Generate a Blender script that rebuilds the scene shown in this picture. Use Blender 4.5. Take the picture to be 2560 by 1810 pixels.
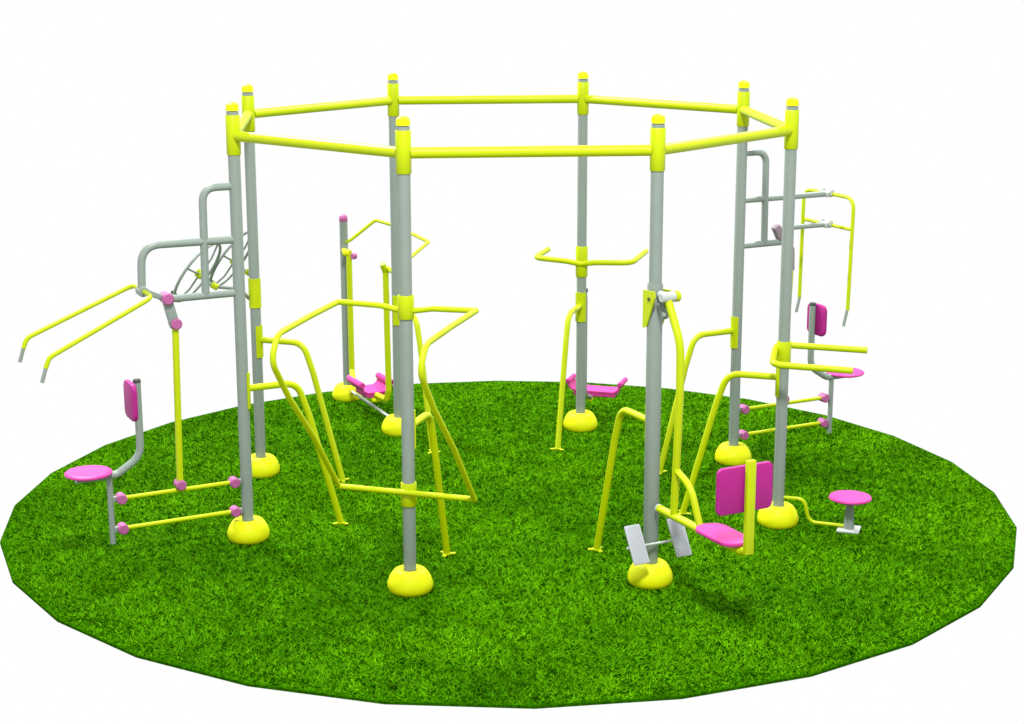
import bpy, bmesh, math, random
import numpy as np
from mathutils import Vector, Matrix
random.seed(7)
R = math.radians
sc = bpy.context.scene
for o in list(bpy.data.objects):
    bpy.data.objects.remove(o)
C = sc.collection

# ------------------------------------------------------------------ camera
cam_d = bpy.data.cameras.new('camera')
cam = bpy.data.objects.new('camera', cam_d); C.objects.link(cam)
cam.location = (0.4096, -15.9859, 5.1381)
cam.rotation_mode = 'XYZ'
cam.rotation_euler = (math.pi / 2 - 0.2331, 0.0014, 0.0225)
cam_d.sensor_fit = 'HORIZONTAL'; cam_d.sensor_width = 36
cam_d.lens = 1.7025 * 36
cam_d.clip_end = 200
sc.camera = cam

# ------------------------------------------------------------------ white studio surround
world = bpy.data.worlds.new('World'); sc.world = world
world.use_nodes = True
bg = world.node_tree.nodes['Background']
bg.inputs['Color'].default_value = (1, 1, 1, 1)
bg.inputs['Strength'].default_value = 1.0

def area(name, loc, target, size, power):
    d = bpy.data.lights.new(name, 'AREA'); d.shape = 'DISK'; d.size = size; d.energy = power
    d.color = (1, 0.99, 0.97)
    o = bpy.data.objects.new(name, d); C.objects.link(o)
    o.location = loc
    o.rotation_euler = (Vector(target) - Vector(loc)).to_track_quat('-Z', 'Y').to_euler()
    return o
area('studio_lamp', (-8.0, 7.5, 15), (0, 0, .6), .7, 5600)
area('studio_lamp', (7.5, 8.0, 15), (0, 0, .6), .9, 2500)
area('studio_lamp', (1.0, -11, 14.0), (0, 0, 1.5), 2.5, 3300)

sc.view_settings.view_transform = 'Standard'
sc.view_settings.look = 'None'
sc.view_settings.exposure = 0
sc.view_settings.gamma = 1
sc.view_settings.use_curve_mapping = False

# ------------------------------------------------------------------ materials
def mat(name, col, rough=.4, spec=.4, metal=0.0, var=.06, bump=.02, scale=9.0):
    m = bpy.data.materials.new(name); m.use_nodes = True
    nt = m.node_tree; b = nt.nodes['Principled BSDF']
    tc = nt.nodes.new('ShaderNodeTexCoord')
    n = nt.nodes.new('ShaderNodeTexNoise'); n.inputs['Scale'].default_value = scale
    n.inputs['Detail'].default_value = 4
    nt.links.new(tc.outputs['Object'], n.inputs['Vector'])
    mx = nt.nodes.new('ShaderNodeMix'); mx.data_type = 'RGBA'
    mx.inputs[6].default_value = (*[max(0, c * (1 - var)) for c in col], 1)
    mx.inputs[7].default_value = (*[min(1, c * (1 + var)) for c in col], 1)
    nt.links.new(n.outputs['Fac'], mx.inputs[0])
    nt.links.new(mx.outputs[2], b.inputs['Base Color'])
    n2 = nt.nodes.new('ShaderNodeTexNoise'); n2.inputs['Scale'].default_value = 140
    nt.links.new(tc.outputs['Object'], n2.inputs['Vector'])
    bp = nt.nodes.new('ShaderNodeBump'); bp.inputs['Strength'].default_value = bump
    bp.inputs['Distance'].default_value = .002
    nt.links.new(n2.outputs['Fac'], bp.inputs['Height'])
    nt.links.new(bp.outputs['Normal'], b.inputs['Normal'])
    b.inputs['Roughness'].default_value = rough
    b.inputs['Metallic'].default_value = metal
    b.inputs['Specular IOR Level'].default_value = spec
    return m
YEL = mat('yellow_powder_coat', (.375, .465, .0), .42, .2)
YDOME = mat('yellow_plastic', (.56, .60, .002), .5, .15)
GRY = mat('grey_powder_coat', (.19, .232, .205), .36, .35, bump=.05)
LGR = mat('light_grey_steel', (.36, .39, .37), .35, .45)
PNK = mat('pink_plastic', (.47, .034, .23), .45, .2)
MAG = mat('magenta_plastic', (.31, .014, .17), .5, .15)
CAP = mat('lilac_plastic', (.34, .08, .23), .4, .35)
WHT = mat('white_tread_plate', (.36, .38, .41), .4, .4, bump=.2)
LIL = mat('lilac_grey_steel', (.20, .15, .18), .4, .35)
DRK = mat('dark_rubber', (.04, .045, .04), .6, .3)

# ------------------------------------------------------------------ object helpers
def tag(o, label=None, cat=None, group=None, kind=None):
    if label: o['label'] = label
    if cat: o['category'] = cat
    if group: o['group'] = group
    if kind: o['kind'] = kind
    return o
def thing(name, label, cat, loc=(0, 0, 0), rz=0.0, group=None):
    o = bpy.data.objects.new(name, None); C.objects.link(o)
    o.empty_display_size = .2
    o.location = loc; o.rotation_euler = (0, 0, rz)
    return tag(o, label, cat, group)
def obj(name, bm, m, parent=None, label=None, smooth=True):
    bmesh.ops.recalc_face_normals(bm, faces=bm.faces)
    me = bpy.data.meshes.new(name); bm.to_mesh(me); bm.free()
    me.materials.append(m)
    if smooth:
        for p in me.polygons: p.use_smooth = True
        me.set_sharp_from_angle(angle=R(40))
    o = bpy.data.objects.new(name, me); C.objects.link(o)
    if parent: o.parent = parent
    if label: o['label'] = label
    return o
def copy_tree(o, parent=None):
    c = o.copy(); C.objects.link(c); c.parent = parent
    for ch in list(o.children): copy_tree(ch, c)
    return c

# ------------------------------------------------------------------ shape helpers
def fillet(pts, rads, n=8):
    pts = [Vector(p) for p in pts]
    if not isinstance(rads, (list, tuple)): rads = [rads] * len(pts)
    out = [pts[0]]
    for i in range(1, len(pts) - 1):
        a, b, c = pts[i - 1], pts[i], pts[i + 1]
        u, v = (a - b), (c - b); lu, lv = u.length, v.length; u.normalize(); v.normalize()
        ang = u.angle(v)
        if rads[i] < 1e-4 or ang > math.pi - .02: out.append(b); continue
        d = min(rads[i] / math.tan(ang / 2), lu * .48, lv * .48)
        p0, p1 = b + u * d, b + v * d
        for k in range(n + 1):
            t = k / n
            out.append(p0 * (1 - t) ** 2 + b * 2 * t * (1 - t) + p1 * t * t)
    out.append(pts[-1]); return out
def tube(bm, pts, r, seg=20, fil=0.0, cap=True, closed=False, rs=None):
    P = fillet(pts, fil) if fil else [Vector(p) for p in pts]
    n = len(P); rings = []
    T = []
    for i in range(n):
        if closed: t = P[(i + 1) % n] - P[i - 1]
        elif i == 0: t = P[1] - P[0]
        elif i == n - 1: t = P[-1] - P[-2]
        else: t = (P[i + 1] - P[i]).normalized() + (P[i] - P[i - 1]).normalized()
        T.append(t.normalized())
    up = Vector((0, 0, 1)) if abs(T[0].z) < .9 else Vector((1, 0, 0))
    N = (up - T[0] * up.dot(T[0])).normalized()
    for i in range(n):
        N = (N - T[i] * N.dot(T[i])).normalized(); B = T[i].cross(N)
        rr = rs[i] if rs else r
        rings.append([bm.verts.new(P[i] + (N * math.cos(a) + B * math.sin(a)) * rr)
                      for a in [2 * math.pi * k / seg for k in range(seg)]])
    for i in range(n if closed else n - 1):
        A_, B_ = rings[i], rings[(i + 1) % n]
        for k in range(seg):
            bm.faces.new((A_[k], A_[(k + 1) % seg], B_[(k + 1) % seg], B_[k]))
    if cap and not closed:
        bm.faces.new(rings[0][::-1]); bm.faces.new(rings[-1])
    return bm
def T(pts, r, fil=0.0, **k): return tube(bmesh.new(), pts, r, fil=fil, **k)
def lathe(prof, seg=40, origin=(0, 0, 0), mtx=None, bm=None):
    bm = bm or bmesh.new(); rings = []
    M = mtx or Matrix.Translation(origin)
    for r, z in prof:
        if r < 1e-5: rings.append([bm.verts.new(M @ Vector((0, 0, z)))])
        else: rings.append([bm.verts.new(M @ Vector((r * math.cos(2 * math.pi * k / seg), r * math.sin(2 * math.pi * k / seg), z))) for k in range(seg)])
    for a, b in zip(rings, rings[1:]):
        for k in range(seg):
            k2 = (k + 1) % seg
            if len(a) == 1 and len(b) == 1: continue
            if len(a) == 1: bm.faces.new((a[0], b[k], b[k2]))
            elif len(b) == 1: bm.faces.new((a[k], a[k2], b[0]))
            else: bm.faces.new((a[k], a[k2], b[k2], b[k]))
    return bm
def box(bm, c, s, bev=.006, rot=None, seg=3):
    b2 = bmesh.new(); bmesh.ops.create_cube(b2, size=1)
    for v in b2.verts: v.co = Vector((v.co.x * s[0], v.co.y * s[1], v.co.z * s[2]))
    if bev: bmesh.ops.bevel(b2, geom=list(b2.edges), offset=bev, segments=seg, profile=.5, affect='EDGES')
    M = Matrix.Translation(c) @ (rot.to_4x4() if rot else Matrix.Identity(4))
    b2.transform(M)
    me = bpy.data.meshes.new('tmp'); b2.to_mesh(me); b2.free(); bm.from_mesh(me); bpy.data.meshes.remove(me)
    return bm
def half_shell(r0, r1, z0, z1, a0, a1, seg=18):
    """a half sleeve clamped on one side of a post"""
    bm = bmesh.new(); cols = []
    for k in range(seg + 1):
        a = a0 + (a1 - a0) * k / seg; c, s = math.cos(a), math.sin(a)
        cols.append([bm.verts.new((r * c, r * s, z)) for r, z in ((r0, z0), (r1, z0), (r1, z1), (r0, z1))])
    for a, b in zip(cols, cols[1:]):
        for k in range(4): bm.faces.new((a[k], a[(k + 1) % 4], b[(k + 1) % 4], b[k]))
    bm.faces.new(cols[0]); bm.faces.new(cols[-1][::-1]); return bm
def rounded_slab(w, h, t, rad, M, bulge=.0, n=8):
    """rounded rectangle w x h in local XY, thickness t in Z, soft edges"""
    bm = bmesh.new()
    def outline(ins, z):
        o = []
        for cx, cy, a0 in ((w / 2 - rad, h / 2 - rad, 0), (-w / 2 + rad, h / 2 - rad, 90), (-w / 2 + rad, -h / 2 + rad, 180), (w / 2 - rad, -h / 2 + rad, 270)):
            for k in range(n + 1):
                a = R(a0 + 90 * k / n); q = rad - ins
                o.append(bm.verts.new(M @ Vector((cx + q * math.cos(a), cy + q * math.sin(a), z))))
        return o
    e = min(t * .35, rad * .5)
    L = [outline(e, -t / 2), outline(e * .3, -t / 2 + e * .3), outline(0, -t / 2 + e), outline(0, t / 2 - e), outline(e * .3, t / 2 - e * .3), outline(e, t / 2)]
    for a, b in zip(L, L[1:]):
        for k in range(len(a)): bm.faces.new((a[k], a[(k + 1) % len(a)], b[(k + 1) % len(a)], b[k]))
    bm.faces.new(L[0][::-1]); bm.faces.new(L[-1]); return bm
def MX(x, y, z, cx, cy, cz):   # matrix from axis columns + centre
    m = Matrix.Identity(4)
    for i, v in enumerate((x, y, z)):
        for k in range(3): m[k][i] = v[k]
    m.translation = (cx, cy, cz); return m
def knuckle(bm, c, axis, r, l, seg=24):
    """a short round-edged drum"""
    a = Vector(axis).normalized()
    q = a.to_track_quat('Z', 'Y').to_matrix().to_4x4(); q.translation = c
    return lathe([(0, -l / 2), (r * .8, -l / 2), (r, -l / 2 + r * .2), (r, l / 2 - r * .2), (r * .8, l / 2), (0, l / 2)], seg, mtx=q, bm=bm)
def K(c, axis, r, l): return knuckle(bmesh.new(), c, axis, r, l)

# ------------------------------------------------------------------ ground: polygonal disc of turf
GN, GR, GC = 28, 4.70, Vector((.02, -.03))
goff = R(-150.8)
gv = [Vector((GC.x + GR * math.cos(goff + 2 * math.pi * k / GN), GC.y + GR * math.sin(goff + 2 * math.pi * k / GN))) for k in range(GN)]
bm = bmesh.new()
lo = [bm.verts.new((v.x, v.y, -.022)) for v in gv]; hi = [bm.verts.new((v.x, v.y, 0)) for v in gv]
bm.faces.new(lo[::-1]); bm.faces.new(hi)
for k in range(GN): bm.faces.new((lo[k], lo[(k + 1) % GN], hi[(k + 1) % GN], hi[k]))
m = bpy.data.materials.new('turf_mat'); m.use_nodes = True
nt = m.node_tree; b = nt.nodes['Principled BSDF']
tc = nt.nodes.new('ShaderNodeTexCoord')
def noise(s, d):
    n = nt.nodes.new('ShaderNodeTexNoise'); n.inputs['Scale'].default_value = s; n.inputs['Detail'].default_value = d
    nt.links.new(tc.outputs['Object'], n.inputs['Vector']); return n
n1 = noise(38, 5)
cr = nt.nodes.new('ShaderNodeValToRGB')
cr.color_ramp.elements[0].position = .35; cr.color_ramp.elements[0].color = (.006, .04, .0, 1)
cr.color_ramp.elements[1].position = .68; cr.color_ramp.elements[1].color = (.02, .10, .0, 1)
nt.links.new(n1.outputs['Fac'], cr.inputs['Fac']); nt.links.new(cr.outputs['Color'], b.inputs['Base Color'])
b.inputs['Roughness'].default_value = .9; b.inputs['Specular IOR Level'].default_value = .0
ground = obj('ground', bm, m, smooth=False); tag(ground, 'round many-sided disc of bright green turf under the gym', kind='structure')
del ground['label']

rng = np.random.default_rng(5)
def grass(N):
    r = np.sqrt(rng.random(N)) * GR; a = rng.random(N) * 2 * np.pi
    x = r * np.cos(a); y = r * np.sin(a)
    half = np.pi / GN
    aa = (a - goff) % (2 * half) - half
    keep = r * np.cos(aa) < GR * np.cos(half) - .012
    x, y = x[keep] + GC.x, y[keep] + GC.y; n = len(x)
    # tufts: blades lean together with a slowly turning direction
    def vn(sc_, seed):
        g = np.random.default_rng(seed).random((400, 400)); u = (x * sc_ + 200) ; v = (y * sc_ + 200)
        i = np.floor(u).astype(int); j = np.floor(v).astype(int); fu = u - i; fv = v - j
        fu = fu * fu * (3 - 2 * fu); fv = fv * fv * (3 - 2 * fv); i %= 399; j %= 399
        return (g[i, j] * (1 - fu) + g[i + 1, j] * fu) * (1 - fv) + (g[i, j + 1] * (1 - fu) + g[i + 1, j + 1] * fu) * fv
    edge = (GR * np.cos(half) - r[keep] * np.cos(aa[keep]))
    la = vn(20, 1) * 4 * np.pi + rng.normal(0, 1.0, n)
    h = .012 + .015 * rng.random(n); lean = .9 + 1.3 * rng.random(n); h = h * np.clip(.3 + edge * 4, .3, 1)
    fa = rng.random(n) * 2 * np.pi
    w = .005 + .004 * rng.random(n)
    bx, by = np.cos(fa) * w, np.sin(fa) * w
    V = np.empty((n, 3, 3), np.float32)
    V[:, 0] = np.stack([x - bx, y - by, np.full(n, -.001)], 1); V[:, 1] = np.stack([x + bx, y + by, np.full(n, -.001)], 1)
    V[:, 2] = np.stack([x + np.cos(la) * h * lean, y + np.sin(la) * h * lean, h], 1)
    me = bpy.data.meshes.new('grass')
    me.vertices.add(n * 3); me.loops.add(n * 3); me.polygons.add(n)
    me.vertices.foreach_set('co', V.reshape(-1))
    me.loops.foreach_set('vertex_index', np.arange(n * 3, dtype=np.int32))
    me.polygons.foreach_set('loop_start', np.arange(0, n * 3, 3, dtype=np.int32))
    me.polygons.foreach_set('loop_total', np.full(n, 3, np.int32))
    t = .26 * rng.random(n) + .34 * vn(34, 3) + .16 * vn(5, 4) + .26 * vn(1.1, 6)  # broadest noise term varies the turf and paints in soft shadow patches
    at = me.attributes.new('tone', 'FLOAT', 'POINT'); at.data.foreach_set('value', np.repeat(t, 3).astype(np.float32))
    me.update(); me.validate()
    return me
gm = bpy.data.materials.new('grass_blades'); gm.use_nodes = True
nt = gm.node_tree; b = nt.nodes['Principled BSDF']
an = nt.nodes.new('ShaderNodeAttribute'); an.attribute_name = 'tone'
cr = nt.nodes.new('ShaderNodeValToRGB'); e = cr.color_ramp.elements
e[0].position = .24; e[0].color = (.026, .112, .0, 1)
e[1].position = .84; e[1].color = (.110, .335, .0, 1)
q = e.new(.52); q.color = (.052, .195, .0, 1)
nt.links.new(an.outputs['Fac'], cr.inputs['Fac']); nt.links.new(cr.outputs['Color'], b.inputs['Base Color'])
b.inputs['Roughness'].default_value = .8; b.inputs['Specular IOR Level'].default_value = .02
me = grass(420000); me.materials.append(gm)
go = bpy.data.objects.new('grass', me); C.objects.link(go)
tag(go, 'short bright green grass covering the round turf disc', 'grass', kind='stuff')

# ------------------------------------------------------------------ octagon frame
PR = 2.6
ANG = [R(253.521 + 45 * i) for i in range(8)]      # post 0 = front left, then counter-clockwise seen from above
PB = [Vector((PR * math.cos(a), PR * math.sin(a), 0)) for a in ANG]
rc = .052
frame = thing('octagonal_frame', 'tall ring of eight grey posts with yellow caps joined by yellow top rails', 'frame')
def dome_mesh(): return lathe([(.165, 0), (.181, .018), (.188, .048), (.186, .082), (.172, .122), (.150, .160), (.130, .182), (.112, .191), (.080, .191), (.062, .186), (rc - .003, .17)])
dome_bm = None
def make_post(i):
    p = T([(0, 0, .01), (0, 0, 3.80)], rc, seg=32)
    post = obj('post', p, GRY, frame)
    post.location = PB[i]; post.rotation_euler = (0, 0, ANG[i])
    obj('sleeve', lathe([(rc + .001, 3.435), (.058, 3.435), (.061, 3.439), (.061, 3.768), (.058, 3.772), (rc + .001, 3.772)], 32), YEL, post)
    obj('cap', lathe([(rc + .001, 3.808), (.0555, 3.808), (.0555, 3.84), (.05, 3.862), (.03, 3.876), (0, 3.88)], 32), YDOME, post)
    obj('base_cover', dome_mesh(), YDOME, post)
    return post
posts = [make_post(i) for i in range(8)]
obj('casing', lathe([(rc + .001, .16), (.060, .16), (.063, .17), (.063, 2.52), (.060, 2.535), (rc + .001, 2.535)], 32), GRY, posts[1])
for i in range(8):
    a, b_ = PB[i], PB[(i + 1) % 8]; d = (b_ - a).normalized()
    z = Vector((0, 0, 3.595))
    bm = T([a + d * .055 + z, b_ - d * .055 + z], .044, seg=24)
    obj('rail', bm, YEL, frame)

# ------------------------------------------------------------------ inner dip legs (eight)
def make_leg(shell=True):
    t = thing('dip_bar', 'x', 'dip bar', group='bent yellow bars reaching inward from the posts')
    if shell: obj('bracket', half_shell(rc + .001, .064, 1.21, 1.53, R(112), R(248)), YEL, t)
    obj('bar', T([(-.045, 0, 1.385), (-.50, 0, 1.385), (-.60, 0, 1.09), (-.885, 0, .02)], .030, fil=[0, .17, .5, 0]), YEL, t)
    ft = bmesh.new()
    for a in (0, 120, 240):
        box(ft, (-.885 + .035 * math.cos(R(a)), .035 * math.sin(R(a)), .018), (.085, .034, .012), .003, Matrix.Rotation(R(a), 3, 'Z'))
    box(ft, (-.885, 0, .020), (.062, .062, .016), .003)
    obj('foot_plate', ft, YEL, t)
    return t
leg_lab = {0: 'bent yellow dip bar starting behind the front left post, foot near its base',
           1: 'bent yellow dip bar left of the front right post with white foot plates',
           2: 'bent yellow dip bar from the right post, its foot hidden behind the swinging pink seat',
           3: 'bent yellow dip bar from the right rear post, beside the leg press arm',
           4: 'bent yellow dip bar from the back post that carries the wide handlebar',
           5: 'bent yellow dip bar from the rear post partly hidden behind the front left post',
           6: 'bent yellow dip bar from the left rear post with the hand wheels',
           7: 'bent yellow dip bar from the left post, foot below the curved frame corner'}
src = {}
for i in range(8):
    sh = True
    if not src: o = src[0] = make_leg()
    else: o = copy_tree(src[0])
    o.location = PB[i]; o.rotation_euler = (0, 0, ANG[i]); o['label'] = leg_lab[i]

# ------------------------------------------------------------------ back stretcher on the front left post
def place(o, i): o.location = PB[i]; o.rotation_euler = (0, 0, ANG[i]); return o
t = place(thing('back_stretcher', 'yellow bow-shaped back stretching frame clamped high and low on the front left post', 'exercise frame'), 0)
obj('clamp', lathe([(rc + .001, 2.285), (.062, 2.285), (.065, 2.29), (.065, 2.47), (.062, 2.475), (rc + .001, 2.475)], 32), YEL, t)
obj('clamp', lathe([(rc + .001, .735), (.062, .735), (.065, .74), (.065, .925), (.062, .93), (rc + .001, .93)], 32), YEL, t)
W_ = .585
obj('crossbar', T([(.0, -W_, 2.385), (.0, -.22, 2.378), (.0, -.06, 2.35), (.0, .06, 2.35), (.0, .22, 2.378), (.0, W_, 2.385)], .0235, fil=.3), YEL, t)
obj('crossbar', T([(.068, -W_, .862), (.068, W_, .862)], .0235), YEL, t)
for s in (-1, 1):
    obj('side_bow', T([(.0, s * W_, 2.383), (.55, s * W_, 2.375), (1.12, s * W_, 2.355), (1.245, s * W_, 2.18), (.96, s * W_, 1.83), (.53, s * W_, 1.40), (.068, s * W_, .862)],
                      .0235, fil=[0, .3, .15, .35, .8, .5, 0]), YEL, t)
for x, z in ((0, 2.384), (.068, .862)):
    for sg in (-1, 1):
        bmk = bmesh.new(); bmesh.ops.create_uvsphere(bmk, u_segments=16, v_segments=10, radius=.0243, matrix=Matrix.Translation((x, sg * W_, z)))
        obj('corner_joint', bmk, YEL, t)

# ------------------------------------------------------------------ seated lever machines (left and right rear)
def seat_machine(t, tr=LGR):
    fr = obj('support_frame', T([(.04, 0, 3.17), (.29, 0, 3.17), (.30, 0, 2.26)], .034, fil=.14), GRY, t)
    obj('upper_beam', T([(.04, 0, 2.71), (.84, 0, 2.72), (.85, 0, 2.36)], .034, fil=.17) if t['k'] == 0 else T([(.04, 0, 2.70), (1.06, 0, 2.70)], .030), GRY, t)
    obj('lower_beam', T([(.04, 0, 2.245), (.64, 0, 2.245)], .032), GRY, t)
    # crank and rod
    if t['k'] == 0:
        obj('crank', box(bmesh.new(), (.615, 0, 2.14), (.085, .060, .30), .012, Matrix.Rotation(R(14), 3, 'Y')), GRY, t)
        obj('pivot_cap', K((.645, .0, 2.255), (0, 1, 0), .050, .15), CAP, t)
        obj('pivot_cap', K((.578, .0, 2.03), (0, 1, 0), .048, .12), CAP, t)
        obj('push_rod', T([(.578, 0, 2.02), (.602, 0, .62)], .029), YEL, t)
    else:
        obj('crank', box(bmesh.new(), (.47, 0, 2.345), (.08, .07, .16), .012, Matrix.Rotation(R(-28), 3, 'Y')), LIL, t)
        obj('crank_arm', T([(.49, 0, 2.31), (.648, 0, 2.17), (.655, 0, 1.95)], .026, fil=.05), LIL, t)
        obj('push_rod', T([(.648, 0, 1.96), (.602, 0, .62)], .024), YEL, t)
    obj('pivot_cap', K((.602, 0, .60), (0, 1, 0), .045, .12), CAP, t)
    for z in (.548, .277):
        lv = obj('lever', T([(.12, 0, z), (1.12, 0, z)], .019), YEL, t)
        for x in (.115, 1.125): obj('pivot_cap', K((x, 0, z), (0, 1, 0), .046, .10), CAP, lv)
        for x, x2 in ((.05, .115), (1.125, 1.20)): obj('hinge_bracket', box(bmesh.new(), ((x + x2) / 2, 0, z), (abs(x2 - x) + .01, .035, .05), .006), GRY, lv)
    st = obj('seat_stem', T([(1.215, 0, .78), (1.215, 0, .155)], .0255), GRY, t)
    obj('back_pole', T([(1.50, 0, .765), (1.15, 0, .765), (.935, 0, .90), (.935, 0, 1.555)], .033, fil=[0, .12, .18, 0]), GRY, t)
    obj('pole_cap', lathe([(.034, 0), (.035, .01), (.028, .028), (0, .036)], 24, origin=(.935, 0, 1.553)), DRK, t)
    obj('seat', lathe([(0, 0), (.16, 0), (.185, .008), (.198, .016), (.200, .026), (.190, .036), (.16, .040), (.08, .037), (0, .036)], 40, origin=(1.39, 0, .79)), PNK, t)
    obj('backrest', rounded_slab(.30, .33, .045, .07, MX((0, 1, 0), (0, 0, 1), (1, 0, 0), .995, 0, 1.40)), MAG, t)
lat = thing('lat_pulldown_machine', 'seated pulldown machine on the left post with sloping yellow handles and pink seat', 'exercise machine'); lat['k'] = 0
seat_machine(lat); place(lat, 7)
bm = bmesh.new(); box(bm, (.76, 0, 2.30), (.26, .05, .05), .01, Matrix.Rotation(R(-24), 3, 'Y')); obj('handle_mount', bm, GRY, lat)
obj('handle_frame', T([(1.80, -.3, 1.88), (1.768, -.3, 1.965), (.845, -.3, 2.335), (.845, .3, 2.335), (1.722, .3, 1.915), (1.752, .3, 1.83)], .0195, fil=[0, .12, .09, .09, .12, 0]), YEL, lat)
for s, x, z in ((-1, 1.80, 1.88), (1, 1.752, 1.83)):
    obj('grip', T([(x - .002, s * .3, z + .008), (x + .038, s * .3, z - .115)], .016), GRY, lat)
bm = bmesh.new()
obj('mount_plate', K((.85, 0, 2.335), (0, 1, 0), .046, .10), GRY, lat)

pr = thing('chest_press_machine', 'seated press machine on the right rear post with hanging yellow handles and magenta backrest', 'exercise machine'); pr['k'] = 1
seat_machine(pr); place(pr, 3)
for c_ in pr.children:
    if c_.name.startswith('seat.') or c_.name == 'seat': c_.location.z -= .02
for o in (lat, pr): del o['k']
obj('upper_beam', T([(.46, 0, 2.385), (1.09, 0, 2.385)], .026), GRY, pr)
for z in (2.70, 2.385):
    bm = bmesh.new()
    box(bm, (1.06, 0, z), (.07, .12, .06), .012)
    knuckle(bm, (1.06, -.07, z + .02), (0, 1, 0), .035, .03); knuckle(bm, (1.06, .07, z + .02), (0, 1, 0), .035, .03)
    obj('clamp', bm, LGR, pr)
w = .40
hf = T([(1.07, -w, 1.56), (1.09, -w, 2.70), (1.07, 0, 2.705), (1.07, w, 2.70), (1.06, w, 1.56)], .0195, fil=[0, .13, 0, .13, 0])
obj('handle_frame', hf, YEL, pr)
obj('crossbar', T([(1.08, -w, 2.385), (1.08, w, 2.385)], .018), YEL, pr)
for s in (-1, 1): obj('grip', T([(1.066, s * w, 1.57), (1.025, s * w, 1.40)], .016), GRY, pr)

# ------------------------------------------------------------------ hand wheels on the left rear post
t = place(thing('hand_wheel_unit', 'pair of tilted grey hand wheels with yellow hubs on the left rear post', 'exercise wheels'), 6)
obj('clamp', half_shell(rc + .001, .061, 1.71, 2.0, 0, 2 * math.pi - .001, 32), YEL, t)
for s in (-1, 1):
    obj('arm', T([(.05, s * .03, 1.80), (.05, s * .22, 1.93), (.25, s * .37, 1.97), (.375, s * .37, 2.05)], .017, fil=.1), GRY, t)
    obj('collar', K((.24, s * .37, 1.975), (.8, .2, .5), .032, .07), YEL, t)
    n_ = Vector((.84, 0, .54)).normalized(); ux = Vector((0, 1, 0)); uy = n_.cross(ux)
    c = Vector((.42, s * .37, 2.10))
    wh = bmesh.new()
    ring = [c + (ux * math.cos(a) + uy * math.sin(a)) * .34 for a in [2 * math.pi * k / 56 for k in range(56)]]
    tube(wh, ring, .0145, seg=12, closed=True)
    wheel = obj('wheel', wh, GRY, t)
    sp = bmesh.new()
    for k in range(4):
        a = R(20 + 90 * k); d = ux * math.cos(a) + uy * math.sin(a)
        tube(sp, [c + d * .03 - n_ * .03, c + d * .18 - n_ * .035, c + d * .34], .010, seg=10, fil=.1)
    obj('spokes', sp, GRY, wheel)
    obj('hub', K(c - n_ * .03, n_, .042, .075), YEL, wheel)
    d = (ux * .3 + uy * -.95).normalized()
    obj('knob', T([c + d * .30, c + d * .30 + n_ * .10], .017), DRK, wheel)

# ------------------------------------------------------------------ handle bars and twister stool at the right post
t = place(thing('handle_bars', 'two level yellow handrails clamped at elbow height to the right post', 'handrail'), 2)
obj('clamp', lathe([(rc + .001, 1.485), (.062, 1.485), (.065, 1.49), (.065, 1.715), (.062, 1.72), (rc + .001, 1.72)], 32), YEL, t)
obj('rail', T([(.655, -.33, 1.57), (-.05, -.33, 1.575), (-.07, 0, 1.66), (-.05, .33, 1.61), (.70, .33, 1.61)], .029, fil=[0, .10, .1, .10, 0]), YEL, t)
t = place(thing('twist_stool', 'low round pink twisting stool on grey stem right of the right post', 'stool'), 2)
obj('link_pipe', T([(.05, 0, .262), (.235, 0, .262), (.285, 0, .05), (.60, 0, .045)], .016, fil=[0, .09, .09, 0]), YEL, t)
bm = bmesh.new(); box(bm, (.645, 0, .018), (.20, .20, .022), .006); obj('base_plate', bm, LGR, t)
obj('stem', T([(.645, 0, .025), (.645, 0, .30)], .036, rs=[.05, .033]), GRY, t)
obj('seat', lathe([(0, 0), (.15, 0), (.18, .008), (.192, .02), (.185, .034), (.15, .040), (0, .038)], 40, origin=(.645, 0, .295)), PNK, t)

# ------------------------------------------------------------------ leg press swing on the front right post
t = place(thing('leg_press_swing', 'swinging pink seat with magenta backrest hung from the front right post', 'exercise machine'), 1)
for s in (-1, 1):
    bm = bmesh.new()
    tri = [(-.055, 2.48), (.11, 2.49), (.12, 2.44), (.0, 2.19), (-.055, 2.17)]
    a = [bm.verts.new((x, s * .074 + .006, z)) for x, z in tri]; b_ = [bm.verts.new((x, s * .074 - .006, z)) for x, z in tri]
    bm.faces.new(a); bm.faces.new(b_[::-1])
    for k in range(5): bm.faces.new((a[k], a[(k + 1) % 5], b_[(k + 1) % 5], b_[k]))
    obj('bracket_plate', bm, YEL, t, smooth=False)
    obj('bolt', K((.04, s * .084, 2.42), (0, 1, 0), .014, .014), DRK, t)
obj('axle', K((.19, 0, 2.455), (0, 1, 0), .042, .13), LGR, t)
obj('axle_arm', T([(.08, 0, 2.455), (.19, 0, 2.455)], .036), LGR, t)
obj('axle_cap', K((.19, .085, 2.455), (0, 1, 0), .044, .04), YEL, t)
obj('stop_bracket', box(bmesh.new(), (.115, 0, 2.33), (.14, .05, .05), .01, Matrix.Rotation(R(40), 3, 'Y')), GRY, t)
obj('swing_arm', T([(.185, 0, 2.45), (.385, 0, 2.12), (.395, 0, 1.72), (.345, 0, .70)], .032, fil=[0, .35, .6, 0]), YEL, t)
obj('seat_beam', T([(.12, 0, .685), (1.30, 0, .685), (1.375, 0, .72)], .034, fil=.05), YEL, t)
obj('brace', T([(.36, 0, 1.08), (.58, 0, 1.00), (.735, 0, .69)], .028, fil=.28), YEL, t)
obj('beam_cap', K((.115, 0, .685), (1, 0, 0), .036, .03), LGR, t)
obj('seat', rounded_slab(.52, .27, .034, .12, MX((1, 0, 0), (0, 1, 0), (0, 0, 1), 1.04, 0, .74)), PNK, t)
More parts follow.
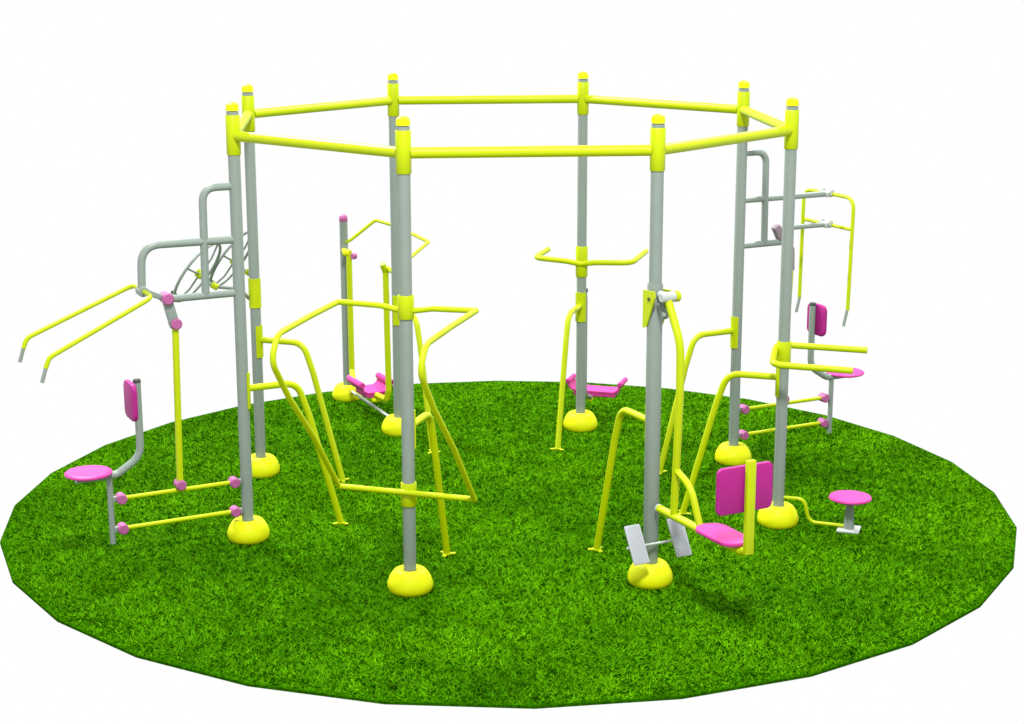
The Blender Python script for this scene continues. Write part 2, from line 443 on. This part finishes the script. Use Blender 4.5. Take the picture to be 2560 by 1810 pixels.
bm = bmesh.new(); box(bm, (1.385, 0, 1.06), (.045, .075, .74), .008); obj('back_post', bm, YEL, t)
obj('backrest', rounded_slab(.50, .37, .04, .05, MX((0, 1, 0), (0, 0, 1), (1, 0, 0), 1.325, -.01, 1.195)), MAG, t)
t = place(thing('foot_rest', 'pair of white tilted foot plates low on the front right post', 'foot rest'), 1)
n_ = Vector((.28, 0, .17)).normalized(); uz = Vector((.17, 0, -.28)).normalized()
for s in (-1, 1):
    M = MX((0, 1, 0), uz, n_, .115, s * .205, .405)
    pl = obj('foot_plate', rounded_slab(.145, .33, .022, .012, M), WHT, t)
    rb = bmesh.new()
    for k in range(7): box(rb, M @ Vector((-.054 + k * .018, 0, .0125)), (.006, .30, .006), 0, M.to_3x3())
    obj('tread_ribs', rb, WHT, pl)
bm = T([(.10, -.29, .38), (.10, .29, .38)], .011)
obj('cross_rod', bm, LGR, t)
# ------------------------------------------------------------------ handlebar and swing board at the back right post
t = place(thing('swing_board', 'pink standing board hung low behind the back right post with wide yellow handlebar', 'exercise machine'), 4)
obj('clamp', lathe([(rc + .001, 1.70), (.062, 1.70), (.065, 1.705), (.065, 2.025), (.062, 2.03), (rc + .001, 2.03)], 32), YEL, t)
obj('handlebar', T([(.42, .50, 1.90), (-.02, .52, 1.88), (-.05, .17, 1.868), (-.055, .0, 1.845), (-.05, -.17, 1.868), (-.02, -.56, 1.88), (.62, -.56, 1.90)], .029, fil=[0, .10, .2, .1, .2, .14, 0]), YEL, t)
obj('pivot', K((.095, 0, 1.52), (1, 0, 0), .034, .12), DRK, t)
obj('swing_arm', T([(.13, 0, 1.52), (.16, 0, 1.40), (.16, 0, .34), (.42, 0, .25), (.58, 0, .25)], .026, fil=[0, .05, .15, .1, 0]), GRY, t)
obj('arm_end', K((.50, 0, .235), (1, 0, 0), .028, .20), YDOME, t)
def board(hw, rr, depth, c, M3):
    """curved foot board: flat bed with a rolled edge at each end"""
    pts = []
    for k in range(9): a = R(180 - 10 * k + -90); 
    bm = bmesh.new()
    bed = [(-hw, .10), (-hw + .02, .035), (-hw + .07, 0), (hw - .07, 0), (hw - .02, .035), (hw, .10)]
    f = fillet([(u, 0, v) for u, v in bed], .04, 5)
    th = .016; up = []; dn = []
    for k, q in enumerate(f):
        tg = (f[min(k + 1, len(f) - 1)] - f[max(k - 1, 0)]).normalized(); nn = Vector((-tg.z, 0, tg.x))
        up.append(q + nn * th / 2); dn.append(q - nn * th / 2)
    for s0 in (0,):
        ring = up + dn[::-1]
        A_ = [bm.verts.new(c + M3 @ Vector((q.x, -depth / 2, q.z))) for q in ring]
        B_ = [bm.verts.new(c + M3 @ Vector((q.x, depth / 2, q.z))) for q in ring]
        m_ = len(ring)
        for k in range(m_): bm.faces.new((A_[k], A_[(k + 1) % m_], B_[(k + 1) % m_], B_[k]))
        h_ = len(up)
        for L in (A_, B_):
            for k in range(h_ - 1): bm.faces.new((L[k], L[k + 1], L[m_ - 2 - k], L[m_ - 1 - k]))
    # front skirt
    box(bm, c + M3 @ Vector((0, 0, -.03)), (2 * hw - .12, depth - .02, .055), .012, M3)
    for s in (-1, 1): knuckle(bm, c + M3 @ Vector((s * hw, 0, .10)), M3 @ Vector((0, 1, 0)), rr, depth + .02)
    return bm
M3 = Matrix(((0, 1, 0), (1, 0, 0), (0, 0, 1))).transposed()   # board width along the tangent
obj('foot_board', board(.30, .028, .26, Vector((.56, -.03, .315)), M3), PNK, t)

# ------------------------------------------------------------------ gliding swing between the back left post and its own short post
t = place(thing('glide_swing', 'pink foot tray hanging between the rear left post and a short pink-topped grey post', 'exercise machine'), 5)
RX = 1.634
obj('short_post', T([(RX, -.06, .01), (RX, -.06, 2.14)], .047, seg=28), GRY, t)
obj('post_cap', lathe([(.048, 0), (.050, .005), (.050, .03), (.043, .06), (.02, .078), (0, .082)], 28, origin=(RX, -.06, 2.10)), CAP, t)
bc = dome_mesh(); bmesh.ops.scale(bc, vec=(.95, .95, .95), verts=bc.verts); bmesh.ops.translate(bc, vec=(RX, -.06, 0), verts=bc.verts)
obj('base_cover', bc, YDOME, t)
obj('handrail', T([(RX - .03, -.07, 1.86), (1.50, -.09, 1.90), (1.36, -.34, 2.13), (1.05, -.42, 2.11), (.80, -.52, 2.05), (.36, -.55, 2.01), (.12, -.22, 1.90), (.03, 0, 1.87)], .019,
                  fil=[0, .05, .07, .1, .1, .05, .05, 0]), YEL, t)
for x0, x1, nm in ((RX - .04, 1.36, 1), (.04, .27, 0)):
    obj('pivot', T([(x0, .0 if nm == 0 else -.04, 1.77), (x1, -.02, 1.77)], .03), YEL, t)
obj('pivot_cap', K((1.31, -.05, 1.745), (.3, -.9, 0), .036, .05), CAP, t)
obj('pivot_cap', K((1.40, .0, 1.775), (.7, .5, 0), .040, .08), YDOME, t)
obj('hanger', T([(1.40, -.02, 1.80), (1.385, -.02, 1.70), (1.38, -.02, .40), (1.22, .03, .33), (.90, .05, .30)], .033, fil=.05), YEL, t)
obj('hanger', T([(.235, .06, 1.84), (.265, .01, 1.74), (.26, 0, .42), (.33, 0, .30), (.66, 0, .285)], .033, fil=.05), YEL, t)
obj('hinge', K((1.355, .0, .315), (1, 0, 0), .045, .09), CAP, t)
M3b = Matrix(((1, 0, 0), (0, 1, 0), (0, 0, 1)))
obj('foot_board', board(.175, .036, .36, Vector((.78, .0, .315)), Matrix(((0, 1, 0), (1, 0, 0), (0, 0, 1)))), PNK, t)
obj('floor_strut', T([(RX - .1, -.06, .12), (.10, 0, .115)], .017), LGR, t)
obj('board_peg', K((.60, .0, .235), (0, 1, 0), .026, .12), YDOME, t)
